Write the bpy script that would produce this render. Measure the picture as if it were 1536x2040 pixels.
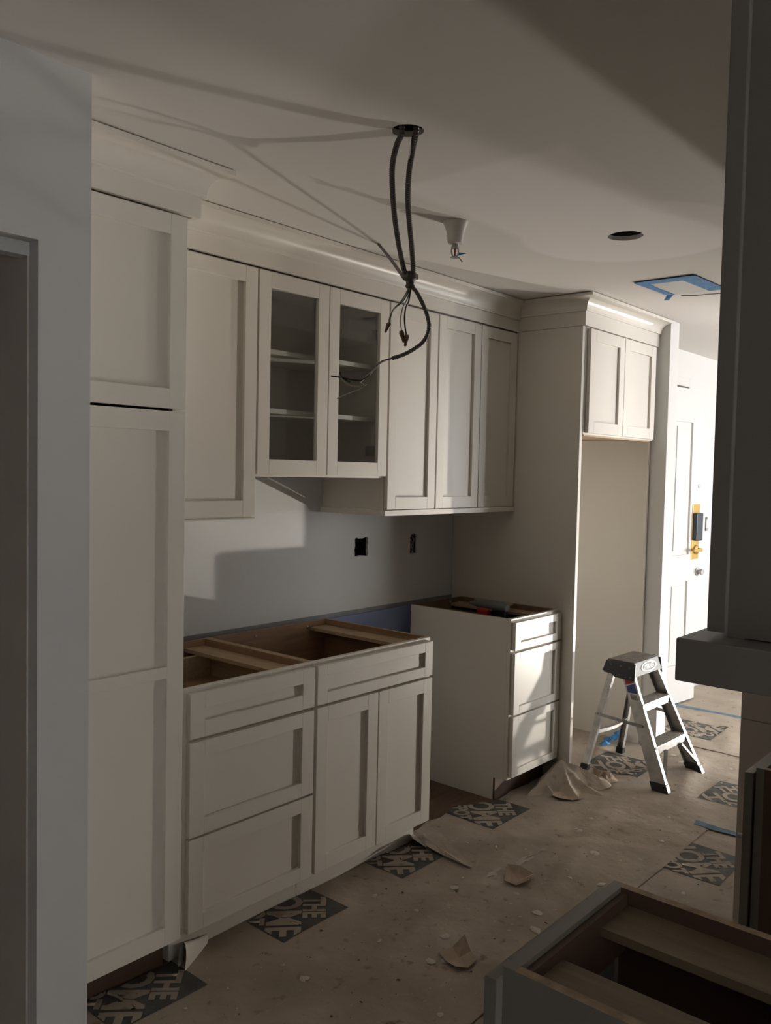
import bpy, bmesh, math, random
from mathutils import Vector, Matrix, noise
random.seed(7)
S = bpy.context.scene
COL = S.collection
for o in list(bpy.data.objects): bpy.data.objects.remove(o)

# ---------------------------------------------------------------- camera, sky, lamps, exposure
cd = bpy.data.cameras.new('camera'); cam = bpy.data.objects.new('camera', cd); COL.objects.link(cam)
cd.sensor_fit = 'HORIZONTAL'; cd.sensor_width = 36.0; cd.lens = 36.0 * 1705.57 / 1536.0; cd.clip_start = 0.02
cam.matrix_world = Matrix(((0.653239, 0.021755, -0.756839, -1.49265),
                           (-0.756843, 0.047322, -0.651882, -2.81747),
                           (0.021633, 0.998643, 0.047378, 1.55397), (0, 0, 0, 1)))
S.camera = cam
W = bpy.data.worlds.new('sky'); S.world = W; W.use_nodes = True
W.node_tree.nodes['Background'].inputs[0].default_value = (0.97, 0.98, 1.0, 1)
W.node_tree.nodes['Background'].inputs[1].default_value = 12.0
S.view_settings.view_transform = 'Standard'; S.view_settings.look = 'None'
S.view_settings.exposure = 0.11; S.view_settings.gamma = 1.0; S.view_settings.use_curve_mapping = False

def lamp(name, kind, loc, energy, color, radius, aim=None, size=None, blend=1.0):
    l = bpy.data.lights.new(name, kind); l.energy = energy; l.color = color
    l.shadow_soft_size = radius
    o = bpy.data.objects.new(name, l); COL.objects.link(o); o.location = loc
    if aim is not None:
        o.rotation_euler = (Vector(aim) - Vector(loc)).to_track_quat('-Z', 'Y').to_euler()
    if kind == 'SPOT': l.spot_size = math.radians(size); l.spot_blend = blend
    return o
WARM = (1.0, 0.935, 0.84)
# work lamp low on the floor of the adjoining room: wide flood and its hot centre
lamp('work_lamp_flood', 'SPOT', (4.5, -2.19, 0.14), 152, WARM, 0.035, (1.0, -0.2, 1.15), 72, 0.9)
lamp('work_lamp_centre', 'SPOT', (4.5, -2.19, 0.14), 165, WARM, 0.02, (2.25, -0.74, 1.16), 25, 1.0)
# lamp at eye height far down the adjoining room
lamp('hall_lamp', 'SPOT', (8.0, -2.05, 0.80), 680, WARM, 0.05, (0.8, -1.55, 2.6), 24, 0.6)

# ---------------------------------------------------------------- helpers
def link(o, parent=None):
    COL.objects.link(o)
    if parent is not None:
        o.parent = parent
        if parent.get('_w'):  # thing whose parts are modelled in world space
            o.matrix_parent_inverse = Matrix.Translation(parent.location).inverted()
    return o
def tag(o, label=None, cat=None, group=None, kind=None):
    if label: o['label'] = label
    if cat: o['category'] = cat
    if group: o['group'] = group
    if kind: o['kind'] = kind
    return o
def thing(name, label, cat, loc, group=None, rz=0.0, local=False):
    o = bpy.data.objects.new(name, None); o.location = loc; o.rotation_euler = (0, 0, rz)
    o.empty_display_size = 0.05
    if not local: o['_w'] = 1
    COL.objects.link(o)
    return tag(o, label, cat, group)
def obj(name, bm, mats, parent=None, bevel=0.0, smooth=None):
    bmesh.ops.recalc_face_normals(bm, faces=bm.faces)
    me = bpy.data.meshes.new(name); bm.to_mesh(me); bm.free()
    for m in (mats if isinstance(mats, (list, tuple)) else [mats]): me.materials.append(m)
    o = bpy.data.objects.new(name, me); link(o, parent)
    if smooth is not None:
        for p in me.polygons: p.use_smooth = True
        me.set_sharp_from_angle(angle=math.radians(smooth))
    if bevel:
        md = o.modifiers.new('bevel', 'BEVEL'); md.width = bevel; md.segments = 2; md.limit_method = 'ANGLE'
        md.angle_limit = math.radians(40)
    return o
def struct(name, bm, mats, parent=None, **k):
    o = obj(name, bm, mats, parent, **k)
    if parent is None: o['kind'] = 'structure'
    return o
def B(): return bmesh.new()
def bx(bm, x0, x1, y0, y1, z0, z1, mi=0):
    vs = [bm.verts.new(v) for v in ((x0,y0,z0),(x1,y0,z0),(x1,y1,z0),(x0,y1,z0),(x0,y0,z1),(x1,y0,z1),(x1,y1,z1),(x0,y1,z1))]
    fs = [bm.faces.new([vs[i] for i in q]) for q in ((0,3,2,1),(4,5,6,7),(0,1,5,4),(1,2,6,5),(2,3,7,6),(3,0,4,7))]
    for f in fs: f.material_index = mi
    return fs
def box(*a, mi=0):
    bm = B(); bx(bm, *a, mi=mi); return bm
def beam(bm, p0, p1, a, b, mi=0, taper=1.0):
    """a bar between p0 and p1 with half-section vectors a and b"""
    p0, p1, a, b = Vector(p0), Vector(p1), Vector(a), Vector(b)
    v = []
    for p, k in ((p0, 1.0), (p1, taper)):
        v += [bm.verts.new(p + (a*sx + b*sy)*k) for sx, sy in ((-1,-1),(1,-1),(1,1),(-1,1))]
    for q in ((3,2,1,0),(4,5,6,7),(0,1,5,4),(1,2,6,5),(2,3,7,6),(3,0,4,7)):
        bm.faces.new([v[i] for i in q]).material_index = mi
def lathe(bm, prof, c, n=24, mi=0, axis='z', cap=True):
    rings = []
    for r, h in prof:
        ring = []
        for i in range(n):
            t = 2*math.pi*i/n
            p = (r*math.cos(t), r*math.sin(t), h)
            if axis == 'y': p = (p[0], h, p[1])
            if axis == 'x': p = (h, p[0], p[1])
            ring.append(bm.verts.new(Vector(c) + Vector(p)))
        rings.append(ring)
    for a, b in zip(rings, rings[1:]):
        for i in range(n):
            f = bm.faces.new((a[i], a[(i+1) % n], b[(i+1) % n], b[i])); f.material_index = mi
    if cap:
        for ring in (rings[0], rings[-1]): bm.faces.new(ring).material_index = mi
def spline(pts, n):
    """Catmull-Rom resample"""
    P = [Vector(p) for p in pts]; P = [P[0]*2 - P[1]] + P + [P[-1]*2 - P[-2]]
    out = []
    for i in range(1, len(P)-2):
        for k in range(n):
            t = k/n; a, b, c, d = P[i-1], P[i], P[i+1], P[i+2]
            out.append(0.5*((2*b) + (c-a)*t + (2*a-5*b+4*c-d)*t*t + (3*b-a-3*c+d)*t**3))
    out.append(P[-2]); return out
def tube(bm, pts, rad, n=8, mi=0, ribs=None):
    """tube along pts; rad a number or function of arc length"""
    P = [Vector(p) for p in pts]; s = 0.0; rings = []; up = Vector((0.3, 0.2, 1)).normalized()
    for i, p in enumerate(P):
        t = (P[min(i+1, len(P)-1)] - P[max(i-1, 0)]).normalized()
        if i: s += (P[i]-P[i-1]).length
        u = t.cross(up)
        if u.length < 1e-3: u = t.orthogonal()
        u.normalize(); v = t.cross(u); up = v.cross(t) if False else up
        r = rad(s, i) if callable(rad) else rad
        rings.append([bm.verts.new(p + (u*math.cos(2*math.pi*k/n) + v*math.sin(2*math.pi*k/n))*r) for k in range(n)])
    for a, b in zip(rings, rings[1:]):
        for k in range(n):
            bm.faces.new((a[k], a[(k+1) % n], b[(k+1) % n], b[k])).material_index = mi
    bm.faces.new(rings[0]).material_index = mi; bm.faces.new(rings[-1]).material_index = mi
def evenly(pts, step):
    out = [pts[0]]; need = step
    for a, b in zip(pts, pts[1:]):
        L = (b-a).length; pos = 0.0
        while L - pos >= need:
            pos += need; out.append(a + (b-a)*(pos/L)); need = step
        need -= (L - pos)
    return out
def conduit(pts, r=0.0075, pitch=0.0072):
    """armoured spiral cable: ribbed tube"""
    bm = B(); P = evenly(spline(pts, 24), pitch/2)
    tube(bm, P, lambda s, i: r*(1.13 if i % 2 else 0.90), 8)
    return bm
def sweep(bm, path, prof, mi=0):
    """mitred moulding: path is plan points, prof is (out, z); 'out' is to the right of travel"""
    P = [Vector(p) for p in path]; secs = []
    for i, p in enumerate(P):
        ns = []
        if i > 0: d = (P[i]-P[i-1]).normalized(); ns.append(Vector((d.y, -d.x)))
        if i < len(P)-1: d = (P[i+1]-P[i]).normalized(); ns.append(Vector((d.y, -d.x)))
        m = ns[0] if len(ns) == 1 else (ns[0]+ns[1]) / (1 + ns[0].dot(ns[1]))
        secs.append([bm.verts.new((p.x + m.x*o, p.y + m.y*o, z)) for o, z in prof])
    n = len(prof)
    for a, b in zip(secs, secs[1:]):
        for k in range(n):
            bm.faces.new((a[k], a[(k+1) % n], b[(k+1) % n], b[k])).material_index = mi
    bm.faces.new(secs[0]); bm.faces.new(secs[-1])
def holed(outer, holes, to3, thick):
    """flat sheet with holes (2-D loops), rims pushed along 'thick' (3-D vector)"""
    bm = B(); es = []; rims = []
    for loop in [outer] + holes:
        vs = [bm.verts.new(to3(*p)) for p in loop]
        le = [bm.edges.new((vs[i], vs[(i+1) % len(vs)])) for i in range(len(vs))]
        es += le
        rims.append(vs)
    bmesh.ops.triangle_fill(bm, use_beauty=True, edges=es)
    T = Vector(thick)
    for vs in rims:
        w = [bm.verts.new(v.co + T) for v in vs]
        for i in range(len(vs)):
            j = (i+1) % len(vs); bm.faces.new((vs[i], vs[j], w[j], w[i]))
    return bm
def circle(x, y, r, n=32, jit=0.0):
    return [(x + r*(1+random.uniform(-jit, jit))*math.cos(2*math.pi*i/n), y + r*(1+random.uniform(-jit, jit))*math.sin(2*math.pi*i/n)) for i in range(n)]

# ---------------------------------------------------------------- materials
def nd(nt, t, **k):
    n = nt.nodes.new(t)
    for a, v in k.items(): setattr(n, a, v)
    return n
def mat(name, col, rough=0.5, metal=0.0, spec=0.5, var=0.0, vscale=6.0, bump=0.0, bscale=60.0, stretch=None, col2=None):
    m = bpy.data.materials.new(name); m.use_nodes = True; nt = m.node_tree; b = nt.nodes['Principled BSDF']
    b.inputs['Base Color'].default_value = (*col, 1); b.inputs['Roughness'].default_value = rough
    b.inputs['Metallic'].default_value = metal; b.inputs['Specular IOR Level'].default_value = spec
    if var or bump or col2:
        tc = nd(nt, 'ShaderNodeTexCoord'); mp = nd(nt, 'ShaderNodeMapping')
        nt.links.new(tc.outputs['Object'], mp.inputs[0])
        if stretch: mp.inputs['Scale'].default_value = stretch
        if var or col2:
            nz = nd(nt, 'ShaderNodeTexNoise'); nz.inputs['Scale'].default_value = vscale; nz.inputs['Detail'].default_value = 6
            nt.links.new(mp.outputs[0], nz.inputs['Vector'])
            rp = nd(nt, 'ShaderNodeValToRGB')
            c2 = col2 or tuple(c*(1-var) for c in col)
            rp.color_ramp.elements[0].position = 0.35; rp.color_ramp.elements[1].position = 0.65
            rp.color_ramp.elements[0].color = (*c2, 1); rp.color_ramp.elements[1].color = (*col, 1)
            nt.links.new(nz.outputs['Fac'], rp.inputs[0]); nt.links.new(rp.outputs[0], b.inputs['Base Color'])
        if bump:
            n2 = nd(nt, 'ShaderNodeTexNoise'); n2.inputs['Scale'].default_value = bscale; n2.inputs['Detail'].default_value = 4
            nt.links.new(mp.outputs[0], n2.inputs['Vector'])
            bp = nd(nt, 'ShaderNodeBump'); bp.inputs['Strength'].default_value = bump; bp.inputs['Distance'].default_value = 0.004
            nt.links.new(n2.outputs['Fac'], bp.inputs['Height']); nt.links.new(bp.outputs[0], b.inputs['Normal'])
    return m
M = {}
M['cab'] = mat('cabinet_paint', (0.77, 0.725, 0.65), 0.42, var=0.02, vscale=3)
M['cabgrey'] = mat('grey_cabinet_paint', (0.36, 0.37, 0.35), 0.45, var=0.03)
M['wall'] = mat('wall_paint', (0.70, 0.69, 0.67), 0.85, bump=0.04, bscale=220, var=0.02, vscale=2)
M['white'] = mat('white_trim_paint', (0.66, 0.645, 0.62), 0.45)
M['bare'] = mat('bare_plaster', (0.34, 0.35, 0.35), 0.95, var=0.2, vscale=9)
M['blue_board'] = mat('blue_drywall', (0.26, 0.32, 0.52), 0.9, var=0.06)
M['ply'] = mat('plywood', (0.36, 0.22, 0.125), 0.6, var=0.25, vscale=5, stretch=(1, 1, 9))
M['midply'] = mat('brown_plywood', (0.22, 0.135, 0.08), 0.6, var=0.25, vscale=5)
M['edge'] = mat('plywood_edge', (0.46, 0.33, 0.20), 0.7, var=0.35, vscale=40)
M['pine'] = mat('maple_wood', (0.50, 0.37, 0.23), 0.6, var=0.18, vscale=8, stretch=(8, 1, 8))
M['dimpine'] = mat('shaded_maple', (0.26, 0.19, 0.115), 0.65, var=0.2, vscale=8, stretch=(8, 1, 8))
M['darkply_toeshade'] = mat('dark_plywood_and_toe_shade', (0.13, 0.075, 0.05), 0.65, var=0.25, vscale=6)
M['wood_floor'] = mat('brown_subfloor', (0.16, 0.095, 0.06), 0.55, var=0.3, vscale=5, stretch=(1, 6, 1))
M['black'] = mat('black_plastic', (0.012, 0.013, 0.015), 0.45)
M['void'] = mat('dark_metal_box', (0.03, 0.028, 0.027), 0.8)
M['alu'] = mat('aluminium', (0.50, 0.49, 0.475), 0.40, metal=0.85, var=0.25, vscale=25, bump=0.15, bscale=90)
M['tread'] = mat('scuffed_tread', (0.36, 0.325, 0.285), 0.6, metal=0.3, var=0.3, vscale=30)
M['steel'] = mat('galvanised_steel', (0.42, 0.42, 0.42), 0.45, metal=0.8, var=0.2, vscale=30)
M['conduit'] = mat('armoured_cable', (0.125, 0.108, 0.105), 0.5, metal=0.4)
M['wire_black'] = mat('black_wire', (0.012, 0.012, 0.012), 0.45)
M['wire_white'] = mat('white_wire', (0.42, 0.40, 0.36), 0.5)
M['wire_green'] = mat('green_wire', (0.07, 0.13, 0.075), 0.5)
M['nut'] = mat('wire_nut_plastic', (0.17, 0.105, 0.06), 0.5)
M['tape'] = mat('blue_tape', (0.06, 0.25, 0.56), 0.7, var=0.25, vscale=18, bump=0.2, bscale=60)
M['tape_dusty'] = mat('dusty_blue_tape', (0.13, 0.24, 0.34), 0.85, var=0.3, vscale=20)
M['plastic_sheet'] = mat('masking_sheet', (0.62, 0.61, 0.58), 0.5, bump=0.5, bscale=25)
M['brass'] = mat('brass', (0.62, 0.42, 0.14), 0.3, metal=0.9)
M['navy'] = mat('dark_lock_plastic', (0.02, 0.03, 0.042), 0.4)
M['red'] = mat('red_plastic', (0.45, 0.03, 0.035), 0.4)
M['toolgrey'] = mat('grey_tool_plastic', (0.20, 0.22, 0.21), 0.45)
M['battery'] = mat('battery_plastic', (0.012, 0.017, 0.035), 0.4)
M['print'] = mat('printed_ink', (0.11, 0.108, 0.10), 0.75, var=0.5, vscale=14)
M['torn'] = mat('torn_paper', (0.46, 0.36, 0.27), 0.9, var=0.2, vscale=12)
M['paperback'] = mat('pale_paper_back', (0.62, 0.57, 0.50), 0.9, var=0.1)
M['grey_label'] = mat('grey_label', (0.085, 0.095, 0.095), 0.5, var=0.15, vscale=20)
M['label_white'] = mat('label_white', (0.62, 0.62, 0.60), 0.5)
M['label_blue'] = mat('label_blue', (0.035, 0.07, 0.24), 0.5)
M['label_red'] = mat('label_red', (0.36, 0.035, 0.03), 0.5)
M['drip'] = mat('dried_paint', (0.56, 0.52, 0.46), 0.8)
M['crumb'] = mat('dark_debris', (0.09, 0.065, 0.05), 0.9)
M['bulb'] = mat('red_bulb', (0.25, 0.03, 0.02), 0.2)
M['passage'] = mat('passage_paint', (0.62, 0.57, 0.51), 0.85, var=0.08)
M['tan'] = mat('tan_corridor', (0.45, 0.41, 0.35), 0.9)

def glass_mat():
    m = bpy.data.materials.new('window_glass'); m.use_nodes = True; nt = m.node_tree; nt.nodes.clear()
    out = nd(nt, 'ShaderNodeOutputMaterial'); mix = nd(nt, 'ShaderNodeMixShader'); tr = nd(nt, 'ShaderNodeBsdfTransparent')
    gl = nd(nt, 'ShaderNodeBsdfGlossy'); lw = nd(nt, 'ShaderNodeLayerWeight'); lw.inputs[0].default_value = 0.5
    pw = nd(nt, 'ShaderNodeMath', operation='POWER'); pw.inputs[1].default_value = 4.0; nt.links.new(lw.outputs['Facing'], pw.inputs[0])
    ma = nd(nt, 'ShaderNodeMath', operation='MULTIPLY_ADD'); nt.links.new(pw.outputs[0], ma.inputs[0]); ma.inputs[1].default_value = 0.9; ma.inputs[2].default_value = 0.045
    gl.inputs['Roughness'].default_value = 0.02; tr.inputs[0].default_value = (0.93, 0.94, 0.94, 1)
    nt.links.new(ma.outputs[0], mix.inputs[0]); nt.links.new(tr.outputs[0], mix.inputs[1]); nt.links.new(gl.outputs[0], mix.inputs[2])
    nt.links.new(mix.outputs[0], out.inputs[0]); return m
M['glass'] = glass_mat()

def ceiling_mat():
    """ceiling paint with a paler, pinker tone inside a square running into a disc"""
    m = mat('ceiling_paint', (0.70, 0.675, 0.63), 0.9, bump=0.04, bscale=180); nt = m.node_tree; b = nt.nodes['Principled BSDF']
    g = nd(nt, 'ShaderNodeNewGeometry'); sp = nd(nt, 'ShaderNodeSeparateXYZ'); nt.links.new(g.outputs['Position'], sp.inputs[0])
    def mth(op, a, c=None):
        n = nd(nt, 'ShaderNodeMath', operation=op)
        for i, v in enumerate((a, c)):
            if v is None: continue
            if isinstance(v, (int, float)): n.inputs[i].default_value = v
            else: nt.links.new(v, n.inputs[i])
        return n.outputs[0]
    x, y = sp.outputs[0], sp.outputs[1]
    def soft(d, w):   # 1 inside (d<0), 0 outside, over width w
        n = nd(nt, 'ShaderNodeMapRange', interpolation_type='SMOOTHSTEP'); n.inputs[1].default_value = -w; n.inputs[2].default_value = w
        n.inputs[3].default_value = 1; n.inputs[4].default_value = 0; nt.links.new(d, n.inputs[0]); return n.outputs[0]
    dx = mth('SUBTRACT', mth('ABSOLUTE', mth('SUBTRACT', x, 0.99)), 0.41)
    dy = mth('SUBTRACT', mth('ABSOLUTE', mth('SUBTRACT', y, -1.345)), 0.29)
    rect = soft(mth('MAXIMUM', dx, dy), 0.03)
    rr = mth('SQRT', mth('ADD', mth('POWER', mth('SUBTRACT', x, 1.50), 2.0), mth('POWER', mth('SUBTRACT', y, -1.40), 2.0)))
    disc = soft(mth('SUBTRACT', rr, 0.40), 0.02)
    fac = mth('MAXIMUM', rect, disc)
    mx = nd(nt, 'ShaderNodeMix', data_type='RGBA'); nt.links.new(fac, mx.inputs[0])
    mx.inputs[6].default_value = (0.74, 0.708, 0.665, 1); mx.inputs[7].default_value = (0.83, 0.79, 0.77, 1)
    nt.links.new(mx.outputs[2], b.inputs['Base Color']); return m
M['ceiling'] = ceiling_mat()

def paper_mat():
    m = bpy.data.materials.new('kraft_paper'); m.use_nodes = True; nt = m.node_tree; b = nt.nodes['Principled BSDF']
    b.inputs['Roughness'].default_value = 0.8; b.inputs['Specular IOR Level'].default_value = 0.25
    tc = nd(nt, 'ShaderNodeTexCoord')
    def nz(sc, det, st=(1,1,1)):
        mp = nd(nt, 'ShaderNodeMapping'); mp.inputs['Scale'].default_value = st; nt.links.new(tc.outputs['Object'], mp.inputs[0])
        n = nd(nt, 'ShaderNodeTexNoise'); n.inputs['Scale'].default_value = sc; n.inputs['Detail'].default_value = det
        nt.links.new(mp.outputs[0], n.inputs['Vector']); return n.outputs['Fac']
    def ramp(src, p0, c0, p1, c1):
        r = nd(nt, 'ShaderNodeValToRGB'); e = r.color_ramp.elements
        e[0].position = p0; e[0].color = (*c0, 1); e[1].position = p1; e[1].color = (*c1, 1); nt.links.new(src, r.inputs[0]); return r.outputs[0]
    base = ramp(nz(3.2, 8), 0.30, (0.34, 0.285, 0.225), 0.72, (0.485, 0.415, 0.34))
    dirt = ramp(nz(22, 5), 0.62, (0, 0, 0), 0.74, (1, 1, 1))
    spots = ramp(nz(75, 2), 0.735, (0, 0, 0), 0.76, (1, 1, 1))
    smear = ramp(nz(7, 3, (1, 2.4, 1)), 0.66, (0, 0, 0), 0.80, (1, 1, 1))
    def mixc(f, a, col, k):
        mu = nd(nt, 'ShaderNodeMath', operation='MULTIPLY'); nt.links.new(f, mu.inputs[0]); mu.inputs[1].default_value = k
        x = nd(nt, 'ShaderNodeMix', data_type='RGBA'); nt.links.new(mu.outputs[0], x.inputs[0]); nt.links.new(a, x.inputs[6])
        x.inputs[7].default_value = (*col, 1); return x.outputs[2]
    c = mixc(dirt, base, (0.20, 0.15, 0.11), 0.75)
    c = mixc(smear, c, (0.58, 0.53, 0.46), 0.6)
    c = mixc(spots, c, (0.66, 0.62, 0.56), 0.8)
    nt.links.new(c, b.inputs['Base Color'])
    bp = nd(nt, 'ShaderNodeBump'); bp.inputs['Strength'].default_value = 0.45; bp.inputs['Distance'].default_value = 0.01
    nt.links.new(nz(14, 6), bp.inputs['Height']); nt.links.new(bp.outputs[0], b.inputs['Normal'])
    return m
M['paper'] = paper_mat()

# ---------------------------------------------------------------- the room
ZC = 2.44
struct('floor', box(-5.0, 9.6, -6.5, 1.5, -0.08, 0.0), M['wood_floor'])
holes = [circle(0.252, -1.362, 0.043, 28, 0.03), circle(1.497, -1.382, 0.064, 28, 0.05)]
bm = holed([(-5.0, -6.5), (9.6, -6.5), (9.6, 1.5), (-5.0, 1.5)], holes, lambda x, y: Vector((x, y, ZC)), (0, 0, 0.016))
bx(bm, -5.0, 9.6, -6.5, 1.5, ZC + 0.10, ZC + 0.18)
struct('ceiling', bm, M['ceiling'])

def ragged(x0, x1, z0, z1, n=7, j=0.004):
    P = []
    for (a, b) in (((x0, z0), (x1, z0)), ((x1, z0), (x1, z1)), ((x1, z1), (x0, z1)), ((x0, z1), (x0, z0))):
        for k in range(n):
            t = k/n; P.append((a[0]+(b[0]-a[0])*t + random.uniform(-j, j), a[1]+(b[1]-a[1])*t + random.uniform(-j, j)))
    return P
h1 = ragged(1.556, 1.652, 1.138, 1.226, 7, 0.004)
h2 = [(1.981, 1.124), (2.012, 1.128), (2.042, 1.126), (2.043, 1.17), (2.043, 1.212), (2.034, 1.228), (2.012, 1.236), (1.990, 1.228), (1.981, 1.212), (1.982, 1.17)]
bm = holed([(-0.44, 0.877), (3.26, 0.877), (3.26, ZC + 0.01), (-0.44, ZC + 0.01)], [h1, h2], lambda x, z: Vector((x, 0.0, z)), (0, 0.013, 0))
wb = struct('wall_back', bm, M['wall'])
struct('backing', box(-0.60, 3.3, 0.09, 0.14, -0.02, ZC + 0.02), M['void'], wb)
struct('bare_strip', box(-0.44, 3.24, 0.002, 0.06, 0.0, 0.877), M['bare'], wb)
struct('blue_board', box(1.30, 2.0, -0.014, 0.001, 0.02, 0.855), M['blue_board'], wb)
# partition at the left: its square end, the doorway header and the passage beyond
bm = B(); bx(bm, -0.562, -0.436, -1.0, 0.09, 0, ZC + 0.01); bx(bm, -5.0, -0.562, -1.0, -0.962, 2.042, ZC + 0.01)
wl = struct('wall_left', bm, M['wall'])
struct('inner_header', box(-5.0, -0.5625, -0.962, -0.925, 2.012, ZC + 0.01), M['wall'], wl)
bm = B(); bx(bm, -5.0, -0.563, -0.10, -0.05, 0, ZC); bx(bm, -0.5665, -0.5625, -0.960, -0.10, 0, 2.03); bx(bm, -2.0, -1.95, -0.95, -0.1, 0, ZC)
struct('passage_lining', bm, M['passage'], wl)
# right-hand wall of the refrigerator recess, hall wall with doorway, hall end, blocks of the adjoining room
struct('wall_right', box(3.24, 3.362, -0.838, 0.09, 0, ZC + 0.01), M['wall'], bevel=0.002)
bm = B(); bx(bm, 3.362, 3.50, -0.45, -0.33, 0, ZC + 0.01); bx(bm, 4.49, 5.74, -0.45, -0.33, 0, ZC + 0.01); bx(bm, 3.50, 4.49, -0.45, -0.33, 2.19, ZC + 0.01)
wh = struct('wall_hall', bm, M['white'])
bm = B(); bx(bm, 3.3, 5.7, 0.55, 0.6, 0, ZC); bx(bm, 5.68, 5.74, -0.33, 0.6, 0, ZC); bx(bm, 3.3, 3.36, 0.09, 0.6, 0, ZC)
struct('corridor_wall', bm, M['tan'], wh)
struct('wall_far', box(5.74, 5.86, -1.30, -0.33, 0, ZC + 0.01), M['wall'])
bm = B(); bx(bm, 3.0, 4.0, -5.1, -5.0, 0, ZC + 0.01); bx(bm, 8.0, 9.5, -5.1, -5.0, 0, ZC + 0.01); bx(bm, 4.0, 8.0, -5.1, -5.0, 0, 0.15); bx(bm, 4.0, 8.0, -5.1, -5.0, 2.3, ZC + 0.01)  # unseen opening to the sky, added to fill the hall with light
struct('wall_room', bm, M['wall'])
bm = B(); bx(bm, 9.4, 9.5, -5.0, -1.2, 0, ZC + 0.01); bx(bm, 5.86, 9.4, -1.30, -1.2, 0, ZC + 0.01); struct('wall_end', bm, M['wall'])
struct('wall_corner', box(3.0, 3.12, -5.0, -1.945, 0, ZC + 0.01), M['wall'])
struct('wall_kitchen', box(-0.30, 3.0, -2.97, -2.835, 0, ZC + 0.01), M['wall'])
# living side behind the camera, with an unseen slit to the sky added as fill light
bm = B(); bx(bm, -5.1, -5.0, -5.1, 1.5, 0, ZC + 0.01); bx(bm, -5.0, -1.75, -5.1, -5.0, 0, ZC + 0.01); bx(bm, -1.475, 3.0, -5.1, -5.0, 0, ZC + 0.01)
bx(bm, -1.75, -1.475, -5.1, -5.0, 0, 0.25); struct('wall_living', bm, M['wall'])
# low partition beyond the range gap, two panels with a joint
bm = B(); bx(bm, 1.570, 1.69, -2.835, -1.843, 0, 1.25); wp = struct('wall_pony', bm, M['cabgrey'])
M['taupe'] = mat('taupe_panel', (0.56, 0.50, 0.46), 0.6, var=0.04)
struct('panel', box(1.564, 1.5705, -2.83, -1.842, 0.0, 0.7185), M['taupe'], wp, bevel=0.0012)
struct('panel', box(1.564, 1.5705, -2.83, -1.842, 0.7215, 1.25), M['taupe'], wp, bevel=0.0012)
prof = [(0, 0), (0.014, 0), (0.014, 0.072), (0.008, 0.082), (0.004, 0.088), (0, 0.09)]
bm = B(); sweep(bm, [(4.49 + 0.06, -0.45), (5.74, -0.45), (5.74, -1.29)], prof); struct('baseboard_hall', bm, M['white'])
bm = B(); bx(bm, 3.44, 3.50, -0.466, -0.45, 0, 2.25); bx(bm, 4.49, 4.55, -0.466, -0.45, 0, 2.25); bx(bm, 3.50, 4.49, -0.466, -0.45, 2.19, 2.25)
struct('trim_1', bm, M['white'], bevel=0.003)

# entry door, ajar
dr = bpy.data.objects.new('door_1', None); dr.location = (3.505, -0.462, 0); dr.rotation_euler = (0, 0, math.atan2(-0.115, 0.94)); COL.objects.link(dr)
dr['kind'] = 'structure'; dr['label'] = 'white panelled entry door standing ajar with brass hardware'
LW = 0.947
bm = B(); zs = [(0.014, 0.28), (0.28, 0.85), (0.85, 1.03), (1.03, 1.93), (1.93, 2.155)]; xs = [(0, 0.13), (0.13, 0.37), (0.37, 0.575), (0.575, 0.80), (0.80, LW)]
for i, (a, b) in enumerate(xs):
    for j, (c, d) in enumerate(zs):
        if i in (1, 3) and j in (1, 3): continue
        bx(bm, a, b, -0.02, 0.02, c, d)
bmesh.ops.remove_doubles(bm, verts=bm.verts, dist=1e-5)
obj('leaf', bm, M['white'], dr)
for i in (1, 3):
    for j in (1, 3):
        (a, b), (c, d) = xs[i], zs[j]; bm = B()
        bx(bm, a, b, -0.008, 0.008, c, d); bx(bm, a+0.03, b-0.03, -0.014, 0.014, c+0.03, d-0.03)
        obj('panel', bm, M['white'], dr)
pl = obj('lock_plate', box(0.830, 0.925, -0.025, -0.02, 0.995, 1.375), M['brass'], dr, bevel=0.001)
bm = B(); bx(bm, 0.835, 0.923, -0.055, -0.025, 1.125, 1.315); obj('deadbolt_lock', bm, M['navy'], dr, bevel=0.006)
bm = B(); lathe(bm, [(0.033, -0.020), (0.033, -0.032), (0.026, -0.038), (0.014, -0.042), (0.013, -0.066)], (0.89, 0, 1.06), 20, axis='y')
beam(bm, (0.90, -0.064, 1.06), (0.785, -0.066, 1.062), (0, 0.006, 0), (0, 0, 0.011), taper=0.8); obj('door_handle', bm, M['brass'], dr, smooth=40)
bm = B(); lathe(bm, [(0.012, -0.02), (0.012, -0.024), (0.006, -0.026)], (0.905, 0, 1.50), 14, axis='y'); obj('peephole', bm, M['steel'], dr)
for nm, lab, cat, x, z, w, h, dpt, m in (
    ('wall_bracket', 'small grey oval bracket on white hall wall right of the lock', 'bracket', 4.944, 1.212, 0.028, 0.105, 0.012, 'steel'),
    ('door_chime', 'tiny pale oval knob high on white hall wall beside the door', 'chime', 4.775, 1.895, 0.034, 0.05, 0.02, 'white')):
    bm = B(); bx(bm, x-w/2, x+w/2, -0.45-dpt, -0.45, z-h/2, z-h/2+w*0.8); bx(bm, x-w/2, x+w/2, -0.45-dpt, -0.45, z+h/2-w*0.8, z+h/2)
    bx(bm, x-w/2, x-w*0.2, -0.45-dpt, -0.45, z-h/2, z+h/2)
    tag(obj(nm, bm, M[m], bevel=0.004), lab, cat)
bm = B(); lathe(bm, [(0.03, -0.02), (0.03, -0.028), (0.013, -0.032), (0.012, -0.046), (0.02, -0.05), (0.02, -0.062)], (0.925, 0, 0.905), 18, axis='y'); obj('lower_latch', bm, M['steel'], dr, smooth=40)

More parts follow.
